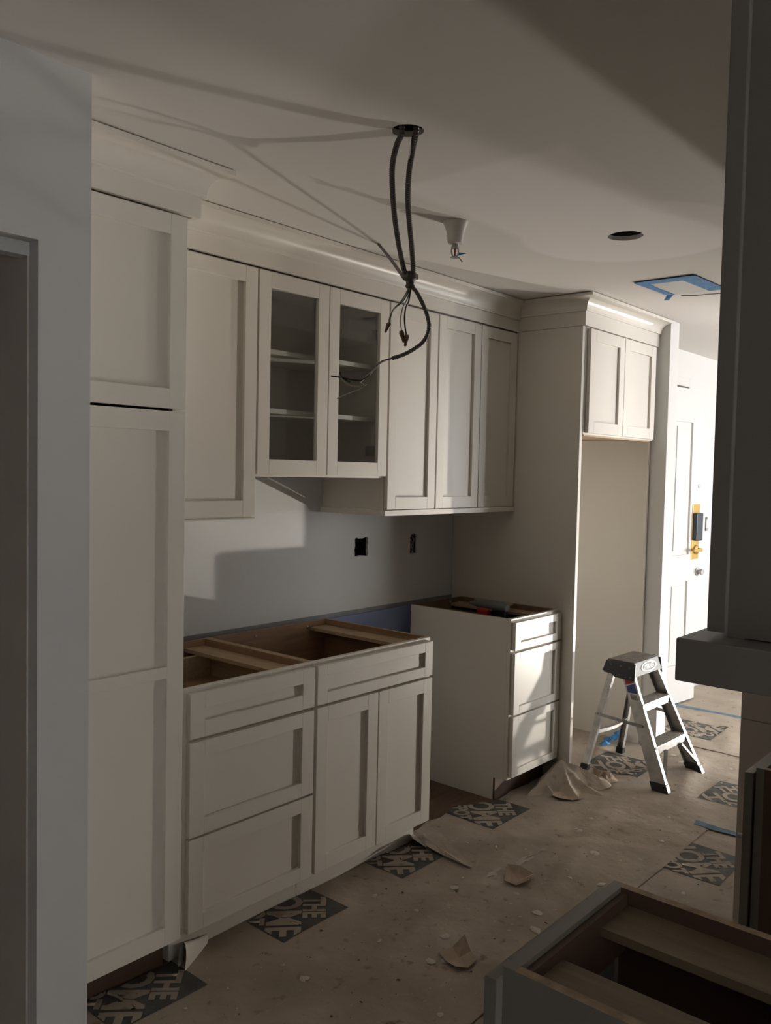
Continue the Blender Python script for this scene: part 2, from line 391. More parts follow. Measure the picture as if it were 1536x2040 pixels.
# ---------------------------------------------------------------- floor paper
CREASES = [((-0.4, -1.25), (1.6, -0.95), 0.005, 0.05), ((0.6, -1.42), (2.28, -1.05), 0.006, 0.045), ((1.25, -0.75), (2.2, -1.3), 0.004, 0.04),
           ((2.4, -0.9), (3.3, -1.15), 0.010, 0.05), ((2.45, -1.30), (3.3, -1.05), 0.010, 0.05), ((2.5, -1.62), (3.3, -1.42), 0.009, 0.05),
           ((3.4, -1.2), (4.1, -0.95), 0.009, 0.05), ((3.4, -1.42), (4.1, -1.22), 0.008, 0.05), ((2.7, -0.72), (3.2, -0.55), 0.008, 0.04),
           ((1.5, -0.8), (1.9, -1.4), 0.003, 0.03), ((-0.2, -1.0), (0.6, -1.35), 0.004, 0.05), ((4.3, -0.9), (5.3, -0.75), 0.006, 0.05)]
def h(x, y):
    z = 0.009 + 0.0050*noise.noise((x*2.3, y*2.3, 0.3)) + 0.0026*noise.noise((x*6, y*6, 2.0))
    P = Vector((x, y))
    for a, b, amp, w in CREASES:
        A, Bv = Vector(a), Vector(b); d = Bv-A; t = max(0, min(1, (P-A).dot(d)/d.length_squared))
        dist = (P - A - d*t).length; fade = math.sin(math.pi*min(1, max(0.02, t)))**0.5 if 0 < t < 1 else 0
        z += 1.5*amp*fade*math.exp(-(dist/w)**2)
    return max(z, 0.0015)
def interp(P, x):
    for a, b in zip(P, P[1:]):
        if a[0] <= x <= b[0]: return a[1] + (b[1]-a[1])*(x-a[0])/(b[0]-a[0])
    return P[0][1] if x < P[0][0] else P[-1][1]
def sheet(name, label, u0, u1, lo, hi, nu, nv, off=0.0, swap=False):
    """paper sheet: lo(u), hi(u) bound the other axis"""
    bm = B(); g = []
    for i in range(nu+1):
        u = u0 + (u1-u0)*i/nu; row = []
        a, b = lo(u), hi(u)
        for j in range(nv+1):
            v = a + (b-a)*j/nv; x, y = (v, u) if swap else (u, v)
            row.append(bm.verts.new((x, y, h(x, y) + off)))
        g.append(row)
    for i in range(nu):
        for j in range(nv): bm.faces.new((g[i][j], g[i+1][j], g[i+1][j+1], g[i][j+1]))
    o = obj(name, bm, M['paper'], smooth=180)
    return tag(o, label, 'paper', 'kraft paper sheets protecting the floor')
EDGE = [(-2.2, -0.60), (-0.5, -0.60), (0.04, -0.625), (0.14, -0.608), (0.6, -0.612), (0.95, -0.612), (1.08, -0.606), (1.22, -0.640), (1.30, -0.605), (1.36, -0.565), (1.47, -0.546), (1.56, -0.56),
        (1.685, -0.528), (1.75, -0.565), (1.83, -0.600), (1.92, -0.632), (2.06, -0.615), (2.2, -0.62), (2.31, -0.62)]
def edge(u): return interp(EDGE, u) + 0.010*noise.noise((u*14, 0, 5)) - 0.004
s1 = sheet('floor_paper', 'long kraft paper sheet along the white base cabinets', -2.2, 2.31, lambda u: -1.50 + 0.01*noise.noise((u*3, 1, 1)), edge, 190, 36)
s2 = sheet('floor_paper', 'kraft paper sheet running beside the open cabinet in the foreground', -2.2, 2.31, lambda u: -2.55, lambda u: -1.46, 130, 30, -0.004)
s3 = sheet('floor_paper', 'kraft paper sheet under the aluminium step ladder', -2.6, -0.30, lambda u: 2.285 + 0.008*noise.noise((u*5, 3, 1)) if u < -0.78 else 2.405, lambda u: 3.40 if u < -0.86 else 3.225, 92, 34, -0.002, True)
s4 = sheet('floor_paper', 'kraft paper sheet before the white entry door', -2.6, -0.48, lambda u: 3.375, lambda u: 4.20, 60, 26, 0.0015, True)
s5 = sheet('floor_paper', 'kraft paper sheet at the far end of the hall', -2.6, -0.475, lambda u: 4.17, lambda u: 5.70, 50, 36, -0.002, True)

def logo(sheet_o, x0, y0, rot, off=0.0, s=0.31, ulim=None):
    """printed square with stencil lettering set on the diagonal, draped on the paper"""
    bm = B(); n = 14; g = []
    for i in range(n+1):
        row = []
        for j in range(n+1):
            x = x0 + s*i/n; y = y0 + s*j/n
            if ulim: y = min(y, ulim(x) - 0.002)
            row.append(bm.verts.new((x, y, h(x, y) + off + 0.0012)))
        g.append(row)
    for i in range(n):
        for j in range(n):
            q = (g[i][j], g[i+1][j], g[i+1][j+1], g[i][j+1])
            if q[2].co.y - q[0].co.y > 1e-5 or q[3].co.y - q[1].co.y > 1e-5: bm.faces.new(q)
    sq = obj('printed_square', bm, M['print'], sheet_o, smooth=180)
    cx, cy = x0 + s/2, y0 + s/2; Rm = Matrix.Rotation(rot, 3, 'Z')
    for word, size, dy, width in (('THE', 0.105, 0.062, 0.150), ('HOME', 0.165, -0.062, 0.375), ('DEPOT', 0.098, -0.142, 0.225)):
        cu = bpy.data.curves.new('t', 'FONT'); cu.body = word; cu.align_x = 'CENTER'; cu.size = size; cu.offset = 0.0045; cu.resolution_u = 3
        to = bpy.data.objects.new('t', cu); COL.objects.link(to); bpy.context.view_layer.update()
        me = bpy.data.meshes.new_from_object(to.evaluated_get(bpy.context.evaluated_depsgraph_get()))
        bpy.data.objects.remove(to); bm = B(); bm.from_mesh(me); bpy.data.meshes.remove(me)
        xs_ = [v.co.x for v in bm.verts]; k = width/(max(xs_)-min(xs_))
        for v in bm.verts:
            # heavy slab look: widen the glyphs to fill the line; keep inside the square
            p = Rm @ Vector((v.co.x*k, v.co.y + dy, 0)); v.co = (cx + p.x, cy + p.y, 0)
        for ax, c0 in ((0, x0), (1, y0)):
            for q in range(1, 13):
                co = Vector((0, 0, 0)); co[ax] = c0 + s*q/13; no = Vector((0, 0, 0)); no[ax] = 1
                bmesh.ops.bisect_plane(bm, geom=bm.verts[:]+bm.edges[:]+bm.faces[:], plane_co=co, plane_no=no)
        for co, no in (((x0+0.003, 0, 0), (-1, 0, 0)), ((x0+s-0.003, 0, 0), (1, 0, 0)), ((0, y0+0.003, 0), (0, -1, 0)), ((0, y0+s-0.003, 0), (0, 1, 0))):
            bmesh.ops.bisect_plane(bm, geom=bm.verts[:]+bm.edges[:]+bm.faces[:], plane_co=co, plane_no=no, clear_outer=True)
        if ulim:
            dead = [f for f in bm.faces if f.calc_center_median().y > ulim(f.calc_center_median().x)-0.006]
            bmesh.ops.delete(bm, geom=dead, context='FACES')
            for v in bm.verts: v.co.y = min(v.co.y, ulim(v.co.x)-0.002)
        for v in bm.verts: v.co.z = h(v.co.x, v.co.y) + off + 0.0024
        obj('lettering', bm, M['paper'], sq)
RA, RB = math.radians(225), math.radians(315)
for x in (-0.24, 0.375, 0.985, 1.60): logo(s1, x, -0.81, RA, 0, ulim=edge)
logo(s2, 1.772, -1.722, RA, -0.004)
logo(s2, 0.55, -1.74, RA, -0.004)
logo(s3, 2.605, -1.632, RB, -0.002)
logo(s3, 2.635, -1.0, RB, -0.002)
logo(s4, 3.55, -1.04, RB, 0.0015)

def ribbon(name, pts, w, off, m, lab, cat, group=None):
    bm = B(); prev = None; n = len(pts)
    for i, (x, y) in enumerate(pts):
        d = Vector(pts[min(i+1, n-1)]) - Vector(pts[max(i-1, 0)]); d.normalize(); q = Vector((-d.y, d.x))*w*0.5*(1+random.uniform(-.12, .12))
        a = bm.verts.new((x+q.x, y+q.y, h(x+q.x, y+q.y)+off)); b = bm.verts.new((x-q.x, y-q.y, h(x-q.x, y-q.y)+off))
        if prev: bm.faces.new((prev[0], prev[1], b, a))
        prev = (a, b)
    return tag(obj(name, bm, m), lab, cat, group)
ribbon('tape_strip', [(4.18, -0.50-0.03*i) for i in range(50)], 0.048, 0.003, M['tape_dusty'], 'long blue tape strip across the paper before the white door', 'tape')
ribbon('tape_strip', [(2.292+0.003*math.sin(i), -1.43-0.02*i) for i in range(18)], 0.045, 0.003, M['tape_dusty'], 'short blue tape strip on the paper beside the low partition', 'tape')

# curled paper corner beside the tall cabinet, flap by the range gap and the bunched heap: parts of the long sheet
bm = B(); n = 14; g = []
for i in range(n+1):
    t = i/n; row = []
    for j in range(9):
        s_ = j/8
        # cone-like curl: rises against the cabinet corner and rolls back
        ang = math.pi*1.05*s_; r = 0.062*(1 - 0.55*t)
        x = 0.062 + 0.16*t*0.9 + 0.01*math.sin(ang); y = -0.705 + 0.075*t + r*(1-math.cos(ang))*0.55 - 0.035*s_*(1-t); z = 0.006 + r*math.sin(ang)*1.35*(1-0.35*t)
        row.append(bm.verts.new((x, y, max(z, h(x, y)))))
    g.append(row)
for i in range(n):
    for j in range(8): bm.faces.new((g[i][j], g[i+1][j], g[i+1][j+1], g[i][j+1]))
tag(obj('paper_curl', bm, M['paperback'], s1, smooth=180), 'pale curled corner of the sheet')
def flap(pts, m, name, parent):
    bm = B(); vs = [bm.verts.new((x, y, h(x, y)+z)) for x, y, z in pts]
    c = bm.verts.new((sum(p[0] for p in pts)/len(pts), sum(p[1] for p in pts)/len(pts), sum(h(p[0], p[1])+p[2] for p in pts)/len(pts)))
    for i in range(len(vs)): bm.faces.new((vs[i], vs[(i+1) % len(vs)], c))
    return obj(name, bm, m, parent)
flap([(1.30, -0.590, 0.004), (1.36, -0.567, 0.003), (1.42, -0.66, 0.002), (1.33, -0.80, 0.003), (1.235, -0.955, 0.006), (1.222, -0.925, 0.012), (1.235, -0.80, 0.010), (1.245, -0.68, 0.020), (1.255, -0.625, 0.032)], M['paper'], 'folded_flap', s1)
flap([(1.253, -0.625, 0.034), (1.31, -0.588, 0.010), (1.30, -0.66, 0.03), (1.262, -0.70, 0.036), (1.225, -0.735, 0.020), (1.232, -0.66, 0.030)], M['paperback'], 'folded_edge', s1)
def heap(parent, name, cx, cy, L, Wd, rz, H, seed, m, nu=26, nv=18):
    """bunched paper: a ridged, folded sheet"""
    bm = B(); g = []
    for i in range(nu+1):
        row = []
        for j in range(nv+1):
            u = i/nu*2-1; v = j/nv*2-1; env = max(0, 1-abs(u)**2.2)*max(0, 1-abs(v)**1.6)
            q = noise.noise((u*2.2+seed, v*1.6, seed)); k = abs(noise.noise((u*3.1, v*2.4+seed, seed*2)))
            x = cx + (u*L*math.cos(rz) - v*Wd*math.sin(rz)) + 0.02*q*env; y = cy + (u*L*math.sin(rz) + v*Wd*math.cos(rz)) + 0.02*k*env
            row.append(bm.verts.new((x, y, h(x, y) + 0.001 + H*env*(0.45 + 0.55*q + 0.5*(1-2.2*k)))))
        g.append(row)
    for i in range(nu):
        for j in range(nv): bm.faces.new((g[i][j], g[i+1][j], g[i+1][j+1], g[i][j+1]))
    return obj(name, bm, m, parent)
def crumple():
    """the sheet end bunched up in sharp folds against the drawer cabinet and the tall panel"""
    R = [((2.06, -0.71, .012), (2.31, -0.742, .120), 1.0), ((2.31, -0.742, .120), (2.385, -0.84, .078), 1.15), ((2.385, -0.84, .078), (2.435, -0.95, .0), 1.1),
         ((2.31, -0.742, .120), (2.235, -0.83, .040), 1.0), ((2.235, -0.83, .040), (2.16, -0.93, .0), .7), ((2.19, -0.70, .062), (2.13, -0.80, .012), .9), ((2.385, -0.84, .070), (2.50, -0.815, .02), 1.0),
         ((2.31, -0.742, .10), (2.31, -0.90, .022), 1.3), ((2.31, -0.90, .022), (2.30, -0.99, .0), .7)]
    bm = B(); nu, nv = 76, 44; g = []
    for i in range(nu+1):
        row = []
        for j in range(nv+1):
            x = 1.99 + 0.57*i/nu; top = -0.705 if x < 2.36 else -0.772; y = -1.02 + (top+1.02)*j/nv
            P = Vector((x, y)); z = 0.0
            for a, b, sl in R:
                A = Vector(a[:2]); D = Vector(b[:2])-A; t = max(0, min(1, (P-A).dot(D)/D.length_squared)); d = (P-A-D*t).length
                z = max(z, a[2]+(b[2]-a[2])*t - sl*d*(0.8+0.5*noise.noise((x*7, y*7, 3))))
            z += 0.006*noise.noise((x*16, y*16, 8))*min(1, z/0.03)
            row.append(bm.verts.new((x, y, h(x, y) + 0.0008 + max(0, z))))
        g.append(row)
    for i in range(nu):
        for j in range(nv):
            q = (g[i][j], g[i+1][j], g[i+1][j+1], g[i][j+1])
            if max(v.co.z - h(v.co.x, v.co.y) for v in q) > 0.0018: bm.faces.new(q)
    return obj('bunched_end', bm, M['paper'], s1, smooth=24)
crumple()
tag(heap(None, 'crumpled_paper', 2.475, -0.87, 0.085, 0.06, -0.5, 0.060, 1.7, M['torn']), 'crumpled torn paper wad under the rear foot of the ladder', 'paper scrap')
def scrap(lab, pts, cur, group='torn paper scraps on the floor'):
    """torn scrap: outline of (x, y, lift); centre dished"""
    bm = B(); n = len(pts)
    top = [bm.verts.new((x, y, h(x, y)+0.003+z)) for x, y, z in pts]
    cx = sum(p[0] for p in pts)/n; cy = sum(p[1] for p in pts)/n
    mid = [bm.verts.new((cx+(x-cx)*0.5, cy+(y-cy)*0.5, h(cx, cy)+0.004+z*0.35+cur)) for x, y, z in pts]
    c = bm.verts.new((cx, cy, h(cx, cy)+0.004+cur))
    for i in range(n):
        j = (i+1) % n; bm.faces.new((top[i], top[j], mid[j], mid[i])); bm.faces.new((mid[i], mid[j], c))
    o = obj('paper_scrap', bm, M['torn']); md = o.modifiers.new('thick', 'SOLIDIFY'); md.thickness = 0.0015
    return tag(o, lab, 'paper scrap', group)
scrap('torn paper scrap with two raised curled edges in mid floor', [(1.215, -1.115, .010), (1.27, -1.085, .012), (1.315, -1.065, .022), (1.335, -1.11, .024), (1.330, -1.175, .014), (1.285, -1.185, .022), (1.245, -1.205, .028), (1.225, -1.165, .004)], -0.002)
scrap('torn paper scrap with one upright corner nearest the foreground cabinet', [(0.665, -1.225, .004), (0.72, -1.24, .004), (0.755, -1.262, .040), (0.735, -1.30, .006), (0.705, -1.345, .010), (0.655, -1.345, .006), (0.625, -1.32, .012), (0.64, -1.27, .004)], 0.0)
scrap('flat torn paper scrap before the bunched sheet end', [(2.165, -0.765, .006), (2.11, -0.81, .010), (2.095, -0.85, .012), (2.13, -0.905, .006), (2.19, -0.93, .005), (2.23, -0.90, .003), (2.21, -0.83, .003)], 0.0)
scrap('pale torn paper scrap at the foot of the hall baseboard', [(5.13, -0.50, .01), (5.18, -0.54, .02), (5.24, -0.62, .012), (5.20, -0.68, .01), (5.12, -0.62, .018), (5.08, -0.55, .01)], 0.004)
bm = B()
for k in range(4):
    a = [Vector((3.02+0.045*k+random.uniform(-.01, .02), -0.62-0.02*k+random.uniform(-.03, .03), 0.012+0.012*k)) for _ in range(1)][0]
    pts = [bm.verts.new(a + Vector((math.cos(t)*0.05, math.sin(t)*0.03, 0.014*math.sin(3*t+k)+0.01))) for t in (0, 1.0, 2.1, 3.2, 4.3, 5.3)]
    c = bm.verts.new(a + Vector((0, 0, 0.03)))
    for i in range(6): bm.faces.new((pts[i], pts[(i+1) % 6], c))
tag(obj('tape_wad', bm, M['tape']), 'crumpled wad of blue tape on the floor behind the ladder', 'tape')

def flecks(name, m, n, rmin, rmax, lab, cat, area):
    bm = B(); k = 0
    while k < n:
        x = random.uniform(area[0], area[1]); y = random.uniform(area[2], area[3])
        if x > 2.36 and y > -0.86: y -= 0.4
        r = rmin*(rmax/rmin)**(random.random()**2.2); el = random.uniform(0.45, 1.0); rot = random.uniform(0, 3.14); k += 1
        o_ = 0.0025 + (0 if y > -1.46 or x > 2.3 else -0.004)
        vs = []
        for i in range(8):
            t = 2*math.pi*i/8; q = r*random.uniform(.75, 1.2)
            px, py = q*math.cos(t), q*el*math.sin(t); px, py = px*math.cos(rot)-py*math.sin(rot), px*math.sin(rot)+py*math.cos(rot)
            vs.append(bm.verts.new((x+px, y+py, h(x+px, y+py)+o_)))
        c = bm.verts.new((x, y, h(x, y)+o_+0.0012))
        for i in range(8): bm.faces.new((vs[i], vs[(i+1) % 8], c))
    return tag(obj(name, bm, m), lab, cat, kind='stuff')
flecks('paint_drips', M['drip'], 190, 0.003, 0.024, 'dried white paint drips scattered over the kraft paper', 'paint', (-0.3, 3.2, -1.75, -0.80))
flecks('grit', M['crumb'], 320, 0.0015, 0.007, 'small dark grit and crumbs scattered over the kraft paper', 'debris', (-0.3, 4.0, -1.8, -0.80))
# paint smear: ragged dabs pulled out along one stroke
bm = B()
for k in range(26):
    u = random.random(); x = 1.24 + 0.34*u + random.uniform(-.01, .01); y = -1.055 - 0.02*u + random.uniform(-.022, .022)*(1-0.5*u); L = random.uniform(.008, .035); w_ = random.uniform(.003, .010)*(1.4-u)
    vs = []
    for i in range(9):
        t = 2*math.pi*i/9; q = random.uniform(.75, 1.2); px, py = x+L*q*math.cos(t)*0.95 + w_*q*math.sin(t)*0.1, y+w_*q*math.sin(t) - 0.06*L*math.cos(t); vs.append(bm.verts.new((px, py, h(px, py)+0.0028)))
    bm.faces.new(vs)
tag(obj('paint_smear', bm, mat('smeared_paint', (0.47, 0.43, 0.375), 0.85)), 'long pale paint smear on the paper before the torn scrap', 'paint', kind='stuff')

# ---------------------------------------------------------------- cabinets
TH = 0.020
def shaker(name, parent, x0, x1, z0, z1, yf, s=-1, st=0.058, mid=(), paint='cab', glass=False, bevel=0.0012, rail=None):
    """frame-and-panel front; yf = front plane, s = outward sign of y"""
    rl = rail or st; bm = B(); yb = yf - s*TH; a, b = min(yf, yb), max(yf, yb)
    bx(bm, x0, x0+st, a, b, z0, z1); bx(bm, x1-st, x1, a, b, z0, z1)
    cuts = [z0] + [m for m in mid] + [z1]
    bx(bm, x0+st, x1-st, a, b, z0, z0+rl); bx(bm, x0+st, x1-st, a, b, z1-rl, z1)
    for m in mid: bx(bm, x0+st, x1-st, a, b, m-st*0.30, m+st*0.30)
    d = obj(name, bm, M[paint], parent, bevel=bevel)
    lows = [z0+rl] + [m+st*0.30 for m in mid]; highs = [m-st*0.30 for m in mid] + [z1-rl]
    for lo, hi in zip(lows, highs):
        p0, p1 = yf - s*0.0125, yf - s*0.0175
        obj('glass_pane' if glass else 'panel', box(x0+st-0.002, x1-st+0.002, min(p0, p1), max(p0, p1), lo-0.002, hi+0.002), M['glass'] if glass else M[paint], d)
    return d
def carcass(t, x0, x1, yf, yb, z0, z1, s=-1, outside=('l', 'r'), open_top=True, paint='cab', inner='ply', frame=True, railtop=0.038, stretch=('r',), stile=0.038, toe=True, mids=(), toemat=None, strmat='pine'):
    """plywood box with a painted face frame; faces of the sides that look outward are painted"""
    w = 0.016; a, b = min(yf, yb), max(yf, yb); fy = yf - s*0.019; fa, fb = min(yf, fy), max(yf, fy)
    ya, yb2 = (fb, b) if s < 0 else (a, fa)
    for side, xa, xb in (('l', x0, x0+w), ('r', x1-w, x1)):
        bm = B(); fs = bx(bm, xa, xb, ya, yb2, z0 if not toe else 0.0, z1, mi=1)
        if toe:  # notch for the toe space
            bm.free(); bm = B(); ty = yf - s*0.075
            poly = [(ya if s < 0 else yb2, 0.108), (ty, 0.108), (ty, 0.0), (yb2 if s < 0 else ya, 0.0), (yb2 if s < 0 else ya, z1), (ya if s < 0 else yb2, z1)]
            L = [bm.verts.new((xa, y, z)) for y, z in poly]; R = [bm.verts.new((xb, y, z)) for y, z in poly]
            fs = [bm.faces.new(L), bm.faces.new(R)] + [bm.faces.new((L[i], L[(i+1) % 6], R[(i+1) % 6], R[i])) for i in range(6)]
            for f in fs: f.material_index = 1
            bm.normal_update()
            lf, rf = fs[0], fs[1]
        else: lf, rf = fs[5], fs[3]
        if side in outside:
            (lf if side == 'l' else rf).material_index = 0
        for f in fs:
            if all(abs(v.co.z - z1) < 1e-6 for v in f.verts): f.material_index = 2
        obj('side_panel', bm, [M[paint], M[inner], M['edge']], t)
    bt = (z0 if not toe else 0.112)
    obj('back_panel', box(x0+w, x1-w, (b-0.010) if s < 0 else a, b if s < 0 else (a+0.010), bt, z1), M[inner], t)
    obj('bottom_panel', box(x0+w, x1-w, ya, yb2, bt, bt+w), M[inner], t)
    if not open_top: obj('top_panel', box(x0+w, x1-w, ya, yb2, z1-w, z1), M[inner if inner != 'cab' else 'cab'], t)
    if frame:
        bm = B(); zb = bt - 0.002
        bx(bm, x0, x0+stile, fa, fb, zb, z1); bx(bm, x1-stile, x1, fa, fb, zb, z1)
        bx(bm, x0+stile, x1-stile, fa, fb, z1-railtop, z1); bx(bm, x0+stile, x1-stile, fa, fb, zb, zb+0.03)
        for m in mids: bx(bm, x0+stile, x1-stile, fa, fb, m-0.02, m+0.02)
        obj('face_frame', bm, M[paint], t, bevel=0.0008 if s < 0 else 0)
    if toe:
        ty = yf - s*0.075; k0, k1 = min(ty, ty + s*0.010), max(ty, ty + s*0.010)
        obj('toe_kick', box(x0+0.001, x1-0.001, k0, k1, 0.0, 0.109), M[toemat or paint], t)
    for q in stretch:
        xa, xb = (x0+w, x0+w+0.095) if q == 'l' else (x1-w-0.095, x1-w)
        obj('stretcher', box(xa, xb, ya, yb2-0.01 if s < 0 else yb2, z1-0.040, z1-0.026), M[strmat], t)
YB, YF = -0.679, -0.699   # face-frame plane and front plane of the base run
# tall pantry cabinet
t = thing('pantry_cabinet', 'tall white pantry cabinet with stacked doors beside the left wall end', 'cabinet', (-0.19, -0.35, 0))
carcass(t, -0.43, 0.046, YB, -0.04, 0.112, 2.292, outside=('l', 'r'), open_top=False, stretch=(), stile=0.03, toemat='darkply_toeshade')  # shade under the pantry is put into the toe kick's dark colour
shaker('door', t, -0.424, 0.050, 1.724, 2.284, YF, st=0.058)
shaker('door', t, -0.424, 0.050, 0.113, 1.716, YF, st=0.058, mid=(0.945,))
# three-drawer base
t = thing('drawer_base_cabinet', 'open white base cabinet with three drawer fronts beside the pantry', 'cabinet', (0.34, -0.35, 0))
x0, x1 = 0.066, 0.614
carcass(t, x0, x1, YB, -0.077, 0.112, 0.876, stretch=('r',), mids=(0.71, 0.41))
for a, b in ((0.722, 0.862), (0.414, 0.710), (0.113, 0.407)):
    shaker('drawer', t, x0+0.012, x1-0.007, a, b, YF, st=0.056, rail=0.050)
bm = B(); ya, yb_ = -0.655, -0.15
bx(bm, x0+0.03, x0+0.044, ya, yb_, 0.735, 0.835); bx(bm, x1-0.044, x1-0.03, ya, yb_, 0.735, 0.835); bx(bm, x0+0.044, x1-0.044, yb_-0.014, yb_, 0.735, 0.835)
obj('drawer_box', bm, M['pine'], t, bevel=0.004); obj('drawer_bottom', box(x0+0.044, x1-0.044, ya, yb_-0.014, 0.742, 0.748), M['ply'], t)
def screws(t, pts):
    for x, z in pts:
        bm = B(); lathe(bm, [(0.007, -0.087), (0.007, -0.090), (0.003, -0.0915)], (x, 0, z), 10, axis='y'); obj('screw', bm, M['alu'], t)
screws(t, [(0.19, 0.855)])
# two-door base
t = thing('two_door_base_cabinet', 'open white base cabinet with two doors under one false drawer', 'cabinet', (0.95, -0.35, 0))
x0, x1 = 0.615, 1.291
carcass(t, x0, x1, YB, -0.077, 0.112, 0.876, stretch=('r',), mids=(0.715,))
shaker('drawer', t, x0+0.007, x1-0.006, 0.722, 0.862, YF, st=0.050, rail=0.040)
shaker('door', t, x0+0.007, 0.949, 0.113, 0.712, YF, st=0.056); shaker('door', t, 0.955, x1-0.006, 0.113, 0.712, YF, st=0.056)
screws(t, [(0.86, 0.85), (1.16, 0.852)])
# narrow three-drawer base
t = thing('narrow_drawer_cabinet', 'narrow open white drawer cabinet against the tall panel, tool inside', 'cabinet', (2.13, -0.35, 0))
x0, x1 = 1.905, 2.350
carcass(t, x0, x1, YB, -0.077, 0.112, 0.876, stretch=('r',), mids=(0.72, 0.415), toemat='darkply_toeshade', inner='midply')  # shade of the paper heap put into toe kick and notch colour
for a, b in ((0.727, 0.860), (0.421, 0.716), (0.122, 0.412)):
    shaker('drawer', t, x0+0.012, x1-0.004, a, b, YF, st=0.050, rail=0.036)
obj('inner_tray', box(x0+0.016, x1-0.016, -0.655, -0.10, 0.815, 0.822), M['darkply_toeshade'], t)
screws(t, [(2.02, 0.85), (2.23, 0.858)])
# wall cabinets
UB, UF = -0.372, -0.392
t = thing('single_door_wall_cabinet', 'white wall cabinet with one long door beside the pantry', 'cabinet', (0.30, -0.19, 1.372))
carcass(t, 0.056, 0.588, UB, -0.002, 1.372, 2.292, open_top=False, toe=False, stretch=(), inner='cab')
shaker('door', t, 0.06, 0.584, 1.380, 2.283, UF, st=0.057)
obj('bottom_lip', box(0.056, 0.600, -0.376, -0.004, 1.366, 1.373), M['cab'], t)
t = thing('glass_door_wall_cabinet', 'shorter white wall cabinet with two glass doors and inner shelves', 'cabinet', (0.96, -0.19, 1.524))
x0, x1 = 0.589, 1.326
carcass(t, x0, x1, UB, -0.002, 1.526, 2.292, open_top=False, toe=False, stretch=(), inner='cab', stile=0.03)
shaker('door', t, x0+0.004, 0.955, 1.533, 2.283, UF, st=0.057, glass=True); shaker('door', t, 0.960, x1-0.004, 1.533, 2.283, UF, st=0.057, glass=True)
for z in (2.010, 1.785): obj('shelf', box(x0+0.017, x1-0.017, -0.335, -0.014, z-0.018, z), M['cab'], t)
for z in (1.64, 2.14): obj('hinge', box(x1-0.040, x1-0.017, -0.352, -0.30, z-0.022, z+0.022), M['steel'], t)
t = thing('long_door_wall_cabinet', 'white wall cabinet with one narrow door right of the glass doors', 'cabinet', (1.5, -0.19, 1.372))
carcass(t, 1.327, 1.675, UB, -0.002, 1.386, 2.292, open_top=False, toe=False, stretch=(), inner='cab', stile=0.03)
shaker('door', t, 1.333, 1.670, 1.386, 2.283, UF, st=0.055)
t = thing('double_door_wall_cabinet', 'white wall cabinet with paired narrow doors against the tall panel', 'cabinet', (2.0, -0.19, 1.372))
carcass(t, 1.676, 2.352, UB, -0.002, 1.386, 2.292, open_top=False, toe=False, stretch=(), inner='cab', stile=0.03)
shaker('door', t, 1.680, 2.020, 1.386, 2.283, UF, st=0.055); shaker('door', t, 2.025, 2.347, 1.386, 2.283, UF, st=0.055)
bm = B(); bx(bm, 1.312, 2.354, -0.398, -0.372, 1.360, 1.384); bx(bm, 1.312, 1.327, -0.372, -0.002, 1.360, 1.384)
tag(obj('light_rail', bm, M['cab'], bevel=0.001), 'white light rail moulding under the right-hand wall cabinets', 'moulding')
# tall end panels and the cabinet over the refrigerator recess
tag(obj('tall_end_panel', box(2.355, 2.381, -0.762, -0.003, 0.0, 2.292), M['cab'], bevel=0.001), 'tall white end panel beside the narrow drawer cabinet', 'panel')
tag(obj('tall_end_panel', box(3.212, 3.236, -0.742, -0.003, 0.0, 2.292), M['cab'], bevel=0.001), 'tall thin panel lining the right side of the refrigerator recess', 'panel')
t = thing('overhead_cabinet', 'white two-door cabinet bridging the empty refrigerator recess', 'cabinet', (2.78, -0.38, 1.76))
carcass(t, 2.382, 3.211, -0.764, -0.003, 1.762, 2.292, open_top=False, toe=False, stretch=(), inner='pine')
shaker('door', t, 2.400, 2.782, 1.768, 2.284, -0.785, st=0.057); shaker('door', t, 2.786, 3.180, 1.768, 2.284, -0.785, st=0.057)
obj('light_strip', box(2.40, 3.18, -0.760, -0.735, 1.752, 1.762), M['pine'], t)
# crown mouldings
def crown(name, lab, path, fr_h, loc):
    t = thing(name, lab, 'moulding', loc)
    bm = B(); sweep(bm, path, [(0, 2.2935), (0.0, 2.286+fr_h), (-0.018, 2.286+fr_h), (-0.018, 2.2935)]); obj('frieze_board', bm, M['cab'], t)
    z0 = 2.286 + fr_h - 0.012; z1 = ZC - 0.0035; H = z1 - z0; pr = [(0.0, z0), (0.010, z0), (0.011, z0+0.007)]
    for k in range(13):
        a = math.pi - (math.pi/2)*k/12; pr.append((0.066 + 0.054*math.cos(a), z0+0.008 + (H-0.024)*math.sin(a)))
    pr += [(0.072, z1-0.015), (0.072, z1), (0.0, z1)]
    bm = B(); sweep(bm, path, pr); obj('crown_profile', bm, M['cabgloss'], t, smooth=30)
M['cabgloss'] = mat('satin_crown_paint', (0.77, 0.725, 0.65), 0.32)
crown('crown_moulding', 'white crown moulding on top of the pantry cabinet', [(-0.43, -0.700), (0.096, -0.700), (0.096, -0.395)], 0.078, (-0.17, -0.7, 2.29))
crown('crown_moulding', 'long white crown moulding above the wall cabinets', [(0.098, -0.394), (2.352, -0.394)], 0.078, (1.2, -0.39, 2.29))
crown('crown_moulding', 'white crown moulding wrapping the cabinet over the refrigerator recess', [(2.353, -0.392), (2.353, -0.776), (3.238, -0.776)], 0.090, (2.8, -0.77, 2.29))

